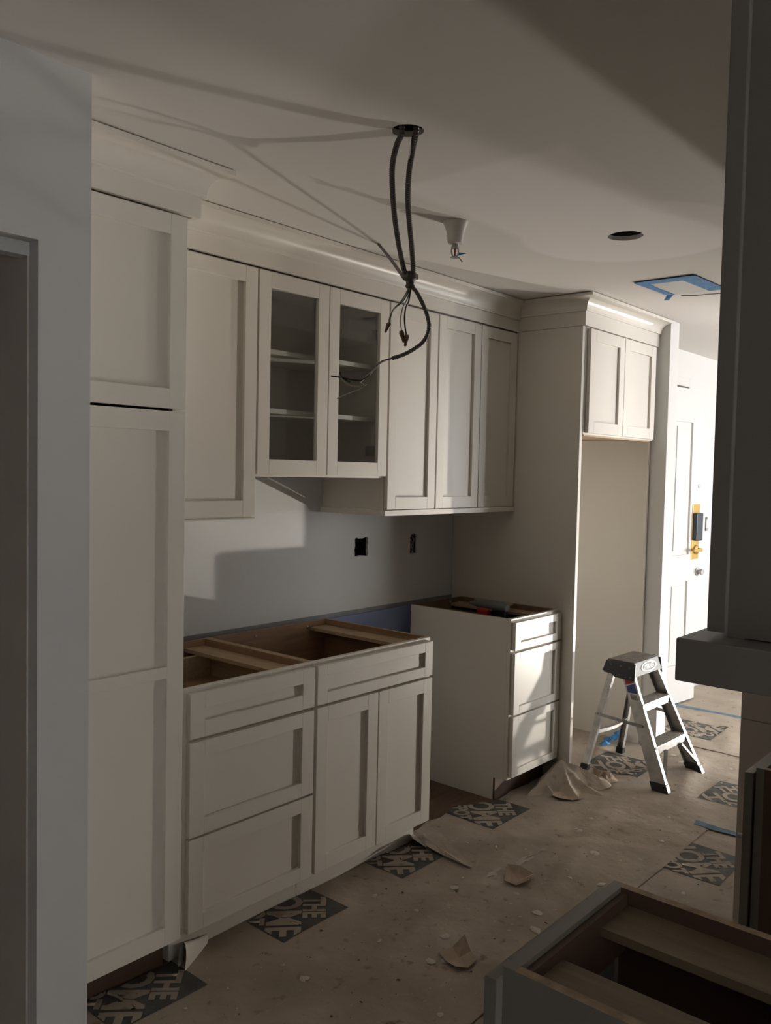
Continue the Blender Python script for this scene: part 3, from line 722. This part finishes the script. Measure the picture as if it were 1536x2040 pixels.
# opposite run: near open cabinet, far cabinet, wall cabinet overhead
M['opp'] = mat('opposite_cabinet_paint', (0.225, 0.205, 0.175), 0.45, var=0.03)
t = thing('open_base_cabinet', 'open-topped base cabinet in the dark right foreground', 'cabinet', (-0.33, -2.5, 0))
carcass(t, -0.506, -0.165, -2.200, -2.815, 0.112, 0.876, s=1, outside=('l',), paint='opp', inner='darkply_toeshade', stretch=('l', 'r'), stile=0.03, railtop=0.04, strmat='dimpine')
obj('inner_rail', box(-0.490, -0.181, -2.231, -2.2195, 0.775, 0.868), M['darkply_toeshade'], t)
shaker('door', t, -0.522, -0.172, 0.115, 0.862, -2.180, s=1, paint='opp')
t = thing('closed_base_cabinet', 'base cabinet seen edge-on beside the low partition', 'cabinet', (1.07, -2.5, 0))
carcass(t, 0.592, 1.560, -2.192, -2.815, 0.112, 0.876, s=1, outside=(), paint='opp', inner='darkply_toeshade', stretch=('l', 'r'), stile=0.035)
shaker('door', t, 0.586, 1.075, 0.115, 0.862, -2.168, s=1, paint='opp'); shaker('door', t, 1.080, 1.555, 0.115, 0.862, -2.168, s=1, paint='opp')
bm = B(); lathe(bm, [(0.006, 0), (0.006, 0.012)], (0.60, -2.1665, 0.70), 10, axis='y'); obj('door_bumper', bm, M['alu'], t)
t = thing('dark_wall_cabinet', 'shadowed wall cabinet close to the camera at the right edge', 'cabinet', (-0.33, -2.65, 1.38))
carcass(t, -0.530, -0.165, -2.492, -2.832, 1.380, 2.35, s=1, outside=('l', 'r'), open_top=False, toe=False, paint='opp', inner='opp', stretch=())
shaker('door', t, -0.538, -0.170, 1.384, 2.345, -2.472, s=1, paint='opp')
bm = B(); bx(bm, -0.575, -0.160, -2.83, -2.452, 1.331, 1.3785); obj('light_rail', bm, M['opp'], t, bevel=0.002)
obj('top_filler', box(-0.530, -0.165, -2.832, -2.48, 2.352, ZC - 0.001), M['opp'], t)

# ---------------------------------------------------------------- in the wall and ceiling
t = thing('outlet_box', 'black plastic outlet box in a ragged hole in the back wall', 'outlet box', (1.604, 0.02, 1.18))
bm = B(); fs = bx(bm, 1.545, 1.663, 0.006, 0.07, 1.128, 1.236); bmesh.ops.delete(bm, geom=[fs[2]], context='FACES'); obj('box_shell', bm, M['black'], t)
bm = B(); tube(bm, spline([(1.575, 0.06, 1.22), (1.578, 0.03, 1.19), (1.570, 0.02, 1.15), (1.585, 0.05, 1.14)], 6), 0.003, 6); obj('wire', bm, M['void'], t)
t = thing('outlet_box', 'metal outlet box with folded wires in an arched hole', 'outlet box', (2.012, 0.02, 1.18))
bm = B(); fs = bx(bm, 1.972, 2.052, 0.006, 0.07, 1.116, 1.243); bmesh.ops.delete(bm, geom=[fs[2]], context='FACES'); obj('box_shell', bm, M['steel'], t)
for k, (m, dx) in enumerate((('wire_white', -0.012), ('wire_black', 0.0), ('wire_white', 0.013), ('wire_black', -0.02))):
    bm = B(); tube(bm, spline([(2.012+dx, 0.06, 1.225), (2.012+dx*1.3, 0.014, 1.20), (2.012-dx*0.5, 0.012, 1.165), (2.012+dx, 0.02, 1.135), (2.012+dx*.5, 0.06, 1.13)], 6), 0.0032, 6); obj('wire', bm, M[m], t)
for k in (-1, 1):
    bm = B(); lathe(bm, [(0.007, 0.008), (0.007, 0.012)], (2.012, 0, 1.18+k*0.049), 10, axis='y'); obj('screw', bm, M['alu'], t)
def can(name, lab, cat, x, y, r, m):
    bm = B(); lathe(bm, [(r, ZC+0.017), (r, ZC+0.085), (0.005, ZC+0.086)], (x, y, 0), 24, cap=False); return tag(obj(name, bm, m), lab, cat)
can('ceiling_junction_box', 'dark ceiling box from which the armoured cables hang', 'junction box', 0.252, -1.362, 0.052, M['void'])
can('light_housing', 'dark empty round recessed light hole in the ceiling', 'light hole', 1.497, -1.382, 0.072, M['void'])

# hanging cables
t = thing('hanging_cables', 'tangle of dark armoured cables hanging from the ceiling hole', 'cables', (0.252, -1.362, ZC))
obj('conduit', conduit([(0.236, -1.348, 2.50), (0.240, -1.353, 2.437), (0.262, -1.317, 2.415), (0.299, -1.272, 2.383), (0.354, -1.227, 2.339), (0.413, -1.186, 2.291), (0.475, -1.149, 2.239), (0.54, -1.116, 2.182), (0.571, -1.105, 2.156)]), M['conduit'], t)
obj('conduit', conduit([(0.262, -1.384, 2.50), (0.264, -1.381, 2.437), (0.301, -1.340, 2.409), (0.345, -1.293, 2.371), (0.399, -1.246, 2.326), (0.452, -1.209, 2.282), (0.512, -1.171, 2.229), (0.56, -1.139, 2.183), (0.584, -1.119, 2.156)]), M['conduit'], t)
bm = B(); beam(bm, (0.272, -1.371, 2.432), (0.318, -1.322, 2.396), (0.009, 0.006, 0), (0.004, -0.006, 0.006)); obj('tape_wrap', bm, M['conduit'], t)
bm = B(); tube(bm, spline([(1.037, -0.575, 2.437), (1.030, -0.583, 2.431), (0.862, -0.780, 2.323), (0.676, -0.986, 2.210), (0.567, -1.101, 2.150)], 8), 0.0055, 8); obj('flat_cable', bm, M['conduit'], t)
bm = B(); lathe(bm, [(0.016, 2.172), (0.021, 2.165), (0.021, 2.150), (0.013, 2.142), (0.012, 2.134), (0.015, 2.131), (0.015, 2.126), (0.011, 2.122)], (0.579, -1.113, 0), 14)
bx(bm, 0.556, 0.604, -1.124, -1.098, 2.152, 2.168); obj('cable_clamp', bm, M['conduit'], t, smooth=35)
obj('conduit', conduit([(0.580, -1.115, 2.129), (0.592, -1.129, 2.111), (0.608, -1.148, 2.065), (0.618, -1.159, 2.022), (0.617, -1.159, 1.988), (0.607, -1.146, 1.957), (0.585, -1.121, 1.931), (0.565, -1.097, 1.915), (0.545, -1.074, 1.905)], 0.0062), M['conduit'], t)
def wire(m, pts, r=0.0022, nm='wire'):
    bm = B(); tube(bm, spline(pts, 8), r, 6); return obj(nm, bm, M[m], t, smooth=60)
wire('wire_black', [(0.545, -1.074, 1.905), (0.525, -1.05, 1.895), (0.51, -1.033, 1.872), (0.50, -1.021, 1.851), (0.487, -1.006, 1.838), (0.483, -1.001, 1.835), (0.464, -0.98, 1.837), (0.444, -0.956, 1.843), (0.423, -0.931, 1.847)], 0.0024)
wire('wire_white', [(0.547, -1.072, 1.907), (0.524, -1.051, 1.892), (0.508, -1.034, 1.869), (0.490, -1.009, 1.840), (0.483, -1.001, 1.829), (0.490, -1.008, 1.822), (0.484, -1.003, 1.8165), (0.47, -0.986, 1.817), (0.454, -0.968, 1.825), (0.439, -0.95, 1.852)], 0.0024)
wire('wire_black', [(0.462, -0.978, 1.828), (0.446, -0.958, 1.843), (0.441, -0.952, 1.860)], 0.0024)
wire('wire_white', [(0.496, -1.015, 1.824), (0.48, -0.998, 1.808), (0.46, -0.974, 1.795), (0.436, -0.946, 1.777)], 0.0017)
wire('wire_green', [(0.58, -1.115, 2.129), (0.567, -1.10, 2.085), (0.548, -1.077, 2.058), (0.541, -1.069, 2.032), (0.538, -1.066, 2.012)])
wire('wire_white', [(0.578, -1.113, 2.129), (0.564, -1.097, 2.088), (0.546, -1.075, 2.055), (0.539, -1.067, 2.030), (0.538, -1.066, 2.010)])
wire('wire_white', [(0.58, -1.115, 2.129), (0.574, -1.108, 2.09), (0.565, -1.097, 2.059), (0.561, -1.093, 2.02), (0.565, -1.097, 1.985)])
wire('wire_black', [(0.581, -1.116, 2.129), (0.577, -1.111, 2.082), (0.571, -1.104, 2.059), (0.569, -1.103, 2.02), (0.574, -1.108, 1.972)], 0.0026)
for p0, p1 in (((0.539, -1.067, 2.014), (0.531, -1.058, 1.984)), ((0.563, -1.095, 1.991), (0.569, -1.102, 1.955)), ((0.575, -1.109, 1.979), (0.572, -1.105, 1.944))):
    bm = B(); P0, P1 = Vector(p0), Vector(p1)
    tube(bm, [P0, P0.lerp(P1, .2), P0.lerp(P1, .5), P0.lerp(P1, .55), P1], lambda s, i: (0.006, 0.0085, 0.0065, 0.0055, 0.004)[i], 8); obj('wire_nut', bm, M['nut'], t)

# sprinkler
sx, sy = 0.982, -0.984
t = thing('fire_sprinkler', 'white bell-shaped sprinkler head hanging from the ceiling', 'sprinkler', (sx, sy, ZC))
bm = B(); lathe(bm, [(0.0445, 2.4395), (0.0445, 2.436), (0.042, 2.430), (0.036, 2.418), (0.031, 2.402), (0.0285, 2.385), (0.0275, 2.372), (0.025, 2.365), (0.018, 2.362), (0.0, 2.362)][:-1], (sx, sy, 0), 32)
obj('escutcheon', bm, mat('white_enamel', (0.66, 0.64, 0.62), 0.15), t, smooth=45)
bm = B(); lathe(bm, [(0.011, 2.363), (0.011, 2.354), (0.014, 2.353), (0.014, 2.347), (0.009, 2.346)], (sx, sy, 0), 12); obj('threaded_body', bm, M['brass2'] if 'brass2' in M else M['steel'], t)
bm = B()
for s_ in (-1, 1):
    d = Vector((0.65, -0.76, 0))*s_
    tube(bm, spline([Vector((sx, sy, 2.348))+d*0.010, Vector((sx, sy, 2.338))+d*0.0125, Vector((sx, sy, 2.326))+d*0.010, Vector((sx, sy, 2.316))+d*0.004], 5), 0.0026, 6)
obj('frame_arm', bm, M['steel'], t)
bm = B(); lathe(bm, [(0.003, 2.348), (0.0035, 2.335), (0.003, 2.318)], (sx, sy, 0), 8); obj('glass_bulb', bm, M['bulb'], t)
bm = B(); lathe(bm, [(0.017, 2.3165), (0.017, 2.3145), (0.003, 2.313)], (sx, sy, 0), 14); beam(bm, (sx+0.010, sy-0.012, 2.315), (sx+0.017, sy-0.021, 2.300), (0.001, 0.001, 0), (0.001, -0.001, 0.001)); obj('deflector', bm, M['steel'], t)
bm = B(); vs = [bm.verts.new(v) for v in ((sx+0.006, sy-0.008, 2.334), (sx+0.028, sy-0.033, 2.331), (sx+0.014, sy-0.018, 2.3255), (sx+0.007, sy-0.009, 2.322))]; bm.faces.new(vs)
obj('tape_flag', bm, M['tape'], t).modifiers.new('thick', 'SOLIDIFY').thickness = 0.0006

# masked ceiling vent
t = thing('masked_ceiling_vent', 'ceiling vent masked with a frame of blue tape', 'vent', (2.40, -1.22, ZC))
Zt = ZC - 0.003
obj('plastic_sheet', box(2.262, 2.575, -1.318, -1.118, Zt-0.001, ZC-0.0005), M['plastic_sheet'], t)
def tape(pts):
    bm = B(); vs = [bm.verts.new((x, y, Zt - 0.0018 - 0.0025*random.random())) for x, y in pts]; bm.faces.new(vs)
    o = obj('tape_strip', bm, M['tape'], t); o.modifiers.new('thick', 'SOLIDIFY').thickness = 0.0008
tape([(2.215, -1.085), (2.222, -1.318), (2.290, -1.332), (2.284, -1.10)])
tape([(2.218, -1.278), (2.222, -1.362), (2.575, -1.375), (2.570, -1.296)])
tape([(2.222, -1.080), (2.232, -1.132), (2.400, -1.128), (2.560, -1.136), (2.595, -1.085), (2.560, -1.097), (2.40, -1.090)])
bm = B(); vs = [bm.verts.new(v) for v in ((2.56, -1.128, Zt-0.003), (2.60, -1.09, Zt-0.018), (2.585, -1.07, Zt-0.02), (2.55, -1.10, Zt-0.004))]; bm.faces.new(vs)
obj('tape_end', bm, M['tape'], t)
bm = B(); tube(bm, spline([(2.60, -1.15, Zt-0.002), (2.62, -1.22, Zt-0.006), (2.60, -1.30, Zt-0.012), (2.63, -1.39, Zt-0.014), (2.75, -1.44, Zt-0.012), (2.95, -1.50, Zt-0.01), (3.1, -1.56, Zt-0.008)], 6), 0.0018, 6); obj('thin_wire', bm, M['wire_black'], t)

# ---------------------------------------------------------------- step ladder
t = thing('step_ladder', 'small aluminium step ladder with black feet, two steps and a ribbed top', 'ladder', (2.765, -0.965, 0.009), rz=math.radians(-2), local=True)
CXo = 0.022
def rail_pt(s, z, back=0.0):
    k = z/0.56; return Vector((s*(0.212 - 0.070*k) + CXo*k, -0.245 + 0.262*k + back, z))
for s in (-1, 1):
    bm = B(); z0, z1 = 0.022, 0.535
    d0, d1 = 0.078, 0.066
    a0, a1 = rail_pt(s, z0), rail_pt(s, z1)
    beam(bm, a0+Vector((0, d0/2, 0)), a1+Vector((0, d1/2, 0)), (0.002, 0, 0), (0, d0/2, 0), taper=d1/d0)
    for q in (0.0, 1.0):
        beam(bm, a0+Vector((-s*0.011, d0*q + (0.0015 if q == 0 else -0.0015), 0)), a1+Vector((-s*0.011, d1*q + (0.0015 if q == 0 else -0.0015), 0)), (0.0125, 0, 0), (0, 0.0022, 0))
    obj('front_rail', bm, M['alu'], t, bevel=0.001)
    # black boot
    bm = B(); f0 = rail_pt(s, 0.0); f1 = rail_pt(s, 0.040)
    beam(bm, f0+Vector((-s*0.008, d0/2, 0)), f1+Vector((-s*0.008, d0/2, 0)), (0.0175, 0, 0), (0, d0/2+0.004, 0)); obj('foot', bm, M['black'], t, bevel=0.002)
    bm = B(); r0 = Vector((s*0.205, 0.222, 0.02)); r1 = Vector((s*0.140+CXo, 0.125, 0.54))
    beam(bm, r0, r1, (0.0025, 0, 0), (0, 0.017, 0)); beam(bm, r0+Vector((-s*0.012, 0.015, 0)), r1+Vector((-s*0.012, 0.015, 0)), (0.012, 0, 0), (0, 0.002, 0)); beam(bm, r0+Vector((-s*0.012, -0.015, 0)), r1+Vector((-s*0.012, -0.015, 0)), (0.012, 0, 0), (0, 0.002, 0))
    obj('rear_leg', bm, M['alu'], t, bevel=0.001)
    bm = B(); beam(bm, (s*0.2045-s*0.008, 0.224, 0.0), (s*0.2015-s*0.008, 0.2185, 0.036), (0.0165, 0, 0), (0, 0.0205, 0)); obj('rear_foot', bm, M['black'], t, bevel=0.002)
    # spreader bar
    bm = B(); p = rail_pt(s, 0.288, 0.035) + Vector((s*0.004, 0, 0)); e = Vector((s*0.174+s*0.004, 0.172, 0.305))
    m_ = p.lerp(e, 0.42)
    beam(bm, p, m_, (0.0015, 0, 0), (0, 0.001, 0.008)); beam(bm, m_, e, (0.0015, 0, 0), (0, 0.001, 0.008))
    for q in (p, m_, m_.lerp(e, .25), e): lathe(bm, [(0.0075, -0.005), (0.0075, 0.005)], q, 10, axis='x')
    obj('spreader', bm, M['steel'], t)
    # brace under the lower step
    bm = B(); a = rail_pt(s, 0.165, 0.004)*1.0; a.x = s*0.085 + 0.01; b = rail_pt(s, 0.055, 0.008); b.x -= s*0.012
    beam(bm, a, b, (0.004, 0, 0.004), (0, 0.009, 0)); obj('brace', bm, M['alu'], t)
for z in (0.392, 0.200):
    l, r = rail_pt(-1, z), rail_pt(1, z); dpt = 0.082 if z < .3 else 0.076; x0, x1 = l.x+0.001, r.x-0.001; y0 = l.y - 0.004
    st = obj('step', box(x0, x1, y0+0.002, y0+dpt, z-0.006, z), M['tread'], t)
    bm = B(); bx(bm, l.x-0.001, r.x+0.001, y0-0.002, y0+0.002, z-0.040, z+0.001); obj('step_lip', bm, M['alu'], st, bevel=0.001)
    bm = B(); n_ = 9
    for k in range(n_): yy = y0 + 0.010 + (dpt-0.02)*k/(n_-1); bx(bm, x0+0.006, x1-0.006, yy-0.0016, yy+0.0016, z, z+0.0018)
    obj('tread_ridges', bm, M['tread'], st)
bm = B(); prev = None
for k in range(7):
    u = k/6; p = Vector((-0.178+0.356*u, 0.190 - 0.030*math.sin(math.pi*u), 0.205 + 0.0*u))
    if prev is not None: beam(bm, prev, p, (0, 0.0015, 0), (0, 0, 0.013)); beam(bm, prev+Vector((0, -0.009, 0.012)), p+Vector((0, -0.009, 0.012)), (0, 0.009, 0), (0, 0, 0.0012))
    prev = p
obj('rear_brace', bm, M['alu'], t)
# cap
bm = B(); c0 = Vector((CXo, 0.078, 0)); hx, hy = 0.140, 0.075
def ring(z, ex, ey): return [bm.verts.new((c0.x+sx_*(hx+ex), c0.y+sy_*(hy+ey), z)) for sx_, sy_ in ((-1,-1),(1,-1),(1,1),(-1,1))]
a = ring(0.590, 0, 0); b = ring(0.520, 0.016, 0.013)
bm.faces.new(a)
for i in range(4):
    f = bm.faces.new((b[i], b[(i+1) % 4], a[(i+1) % 4], a[i])); f.material_index = 1 if i in (1, 3) else 0
cap = obj('cap', bm, [M['grey_label'], M['black']], t, bevel=0.003)
bm = B(); n_ = 22
for k in range(n_):
    xx = c0.x - hx + 0.012 + (2*hx-0.024)*k/(n_-1)
    for q in range(6):
        ya = c0.y-hy+0.008 + (2*hy-0.016)*q/6; bx(bm, xx-0.0034, xx+0.0034, ya+0.001, ya+(2*hy-0.016)/6-0.002, 0.590, 0.5925)
obj('tread_ridges', bm, M['tread'], cap)
for s in (-1, 1):
    bm = B()
    poly = [(-0.090, 0.500), (-0.086, 0.583), (0.080, 0.583), (0.094, 0.528), (0.045, 0.520), (0.020, 0.505)]
    A_ = [bm.verts.new((c0.x + s*(hx+0.0185 - (z-0.52)*0.20), c0.y+y, z)) for y, z in poly]; B_ = [bm.verts.new((c0.x + s*(hx+0.014 - (z-0.52)*0.22), c0.y+y, z)) for y, z in poly]
    bm.faces.new(A_); bm.faces.new(B_)
    for i in range(len(poly)): j = (i+1) % len(poly); bm.faces.new((A_[i], A_[j], B_[j], B_[i]))
    sp_ = obj('side_plate', bm, M['black'], cap)
    for y, z in ((-0.055, 0.562), (-0.005, 0.565), (0.05, 0.567), (-0.065, 0.515), (-0.04, 0.515), (-0.002, 0.52)):
        bm = B(); xx = c0.x + s*(hx+0.0185-(z-0.52)*0.20); lathe(bm, [(0.006, 0), (0.005, s*0.002)], (xx, c0.y+y, z), 10, axis='x'); obj('rivet', bm, M['void'] if False else M['steel2'] if 'steel2' in M else M['grey_label'], t)
# oval badge with raised name on the front of the cap
slope = math.atan2(0.013, 0.070)
def onfront(x, z, out=0.0):   # point on the sloping front face, (x, z) from its centre
    zz = 0.555 + z*math.cos(slope); yy = c0.y - hy - 0.0065 + z*math.sin(slope) - out; return Vector((c0.x + x, yy, zz))
bm = B(); N_ = 36; r1 = []; r2 = []
for i in range(N_):
    a = 2*math.pi*i/N_; r1.append(bm.verts.new(onfront(0.012+0.088*math.cos(a), 0.027*math.sin(a), 0.0022))); r2.append(bm.verts.new(onfront(0.012+0.074*math.cos(a), 0.0195*math.sin(a), 0.0022)))
for i in range(N_): bm.faces.new((r1[i], r1[(i+1) % N_], r2[(i+1) % N_], r2[i]))
bd = obj('badge_ring', bm, M['label_white'], cap)
cu = bpy.data.curves.new('t', 'FONT'); cu.body = 'WERNER'; cu.align_x = 'CENTER'; cu.align_y = 'CENTER'; cu.size = 0.034; cu.offset = 0.0006; cu.resolution_u = 3
to = bpy.data.objects.new('t', cu); COL.objects.link(to); bpy.context.view_layer.update()
me = bpy.data.meshes.new_from_object(to.evaluated_get(bpy.context.evaluated_depsgraph_get())); bpy.data.objects.remove(to)
bm = B(); bm.from_mesh(me); bpy.data.meshes.remove(me)
ww = max(v.co.x for v in bm.verts) - min(v.co.x for v in bm.verts)
for v in bm.verts: v.co = onfront(0.012 + v.co.x*0.118/ww, v.co.y*1.0, 0.0024)
obj('lettering', bm, M['label_white'], cap)
# sticker on the left rail
def onrail(u, z, out=0.0012):
    p = rail_pt(-1, z); d = 0.078 - 0.012*(z/0.535); return Vector((p.x - 0.002 - out, p.y + d*u, z))
def patch(name, quads, m, par, out):
    bm = B()
    for q in quads: bm.faces.new([bm.verts.new(onrail(u, z, out)) for u, z in q])
    return obj(name, bm, M[m], par)
stk = patch('sticker', [[(0.12, 0.440), (0.12, 0.492), (0.86, 0.470), (0.86, 0.440)]], 'label_blue', t, 0.0012)
patch('red_corner', [[(0.12, 0.492), (0.12, 0.505), (0.86, 0.505), (0.86, 0.474)]], 'label_red', stk, 0.0012)
patch('white_stripe', [[(0.12, 0.489), (0.12, 0.493), (0.86, 0.475), (0.86, 0.470)]], 'label_white', stk, 0.0014)
patch('barcode_field', [[(0.12, 0.402), (0.12, 0.440), (0.86, 0.440), (0.86, 0.402)]], 'label_white', stk, 0.0012)
patch('barcode', [[(0.22+0.045*k, 0.409), (0.22+0.045*k, 0.434), (0.22+0.045*k+(0.02 if k % 3 else 0.033), 0.434), (0.22+0.045*k+(0.02 if k % 3 else 0.033), 0.409)] for k in range(12)], 'black', stk, 0.0015)

# ---------------------------------------------------------------- things on the narrow cabinet
t = thing('power_tool', 'grey and red cordless power tool lying in the narrow drawer cabinet', 'power tool', (2.14, -0.42, 0.822))
bm = B(); P = [Vector(p) for p in ((2.148, -0.300, 0.884), (2.147, -0.320, 0.886), (2.143, -0.37, 0.890), (2.138, -0.43, 0.891), (2.132, -0.49, 0.889), (2.129, -0.515, 0.885))]
tube(bm, P, lambda s, i: (0.013, 0.018, 0.021, 0.023, 0.025, 0.018)[i], 12); obj('motor_body', bm, M['toolgrey'], t, smooth=50)
bm = B(); beam(bm, (2.137, -0.46, 0.88), (2.150, -0.45, 0.862), (0.016, 0, 0), (0, 0.03, 0)); obj('grip', bm, M['toolgrey'], t, bevel=0.004)
bm = B(); beam(bm, (2.172, -0.405, 0.848), (2.145, -0.500, 0.848), (0.030, 0.008, 0), (0, 0, 0.025)); obj('battery_pack', bm, M['battery'], t, bevel=0.006)
bm = B(); beam(bm, (2.118, -0.345, 0.852), (2.100, -0.425, 0.852), (0.018, 0.004, 0), (0, 0, 0.018)); obj('red_guard', bm, M['red'], t, bevel=0.006)
bm = B(); tube(bm, [(2.149, -0.272, 0.884), (2.148, -0.302, 0.884)], 0.006, 8); obj('chuck', bm, M['steel'], t)
bm = B(); beam(bm, (2.300, -0.205, 0.880), (2.262, -0.455, 0.881), (0.024, 0.004, 0), (0, 0, 0.004)); tag(obj('wood_shim', bm, M['pine'], bevel=0.001), 'thin bare wood offcut lying on the narrow drawer cabinet', 'wood offcut')
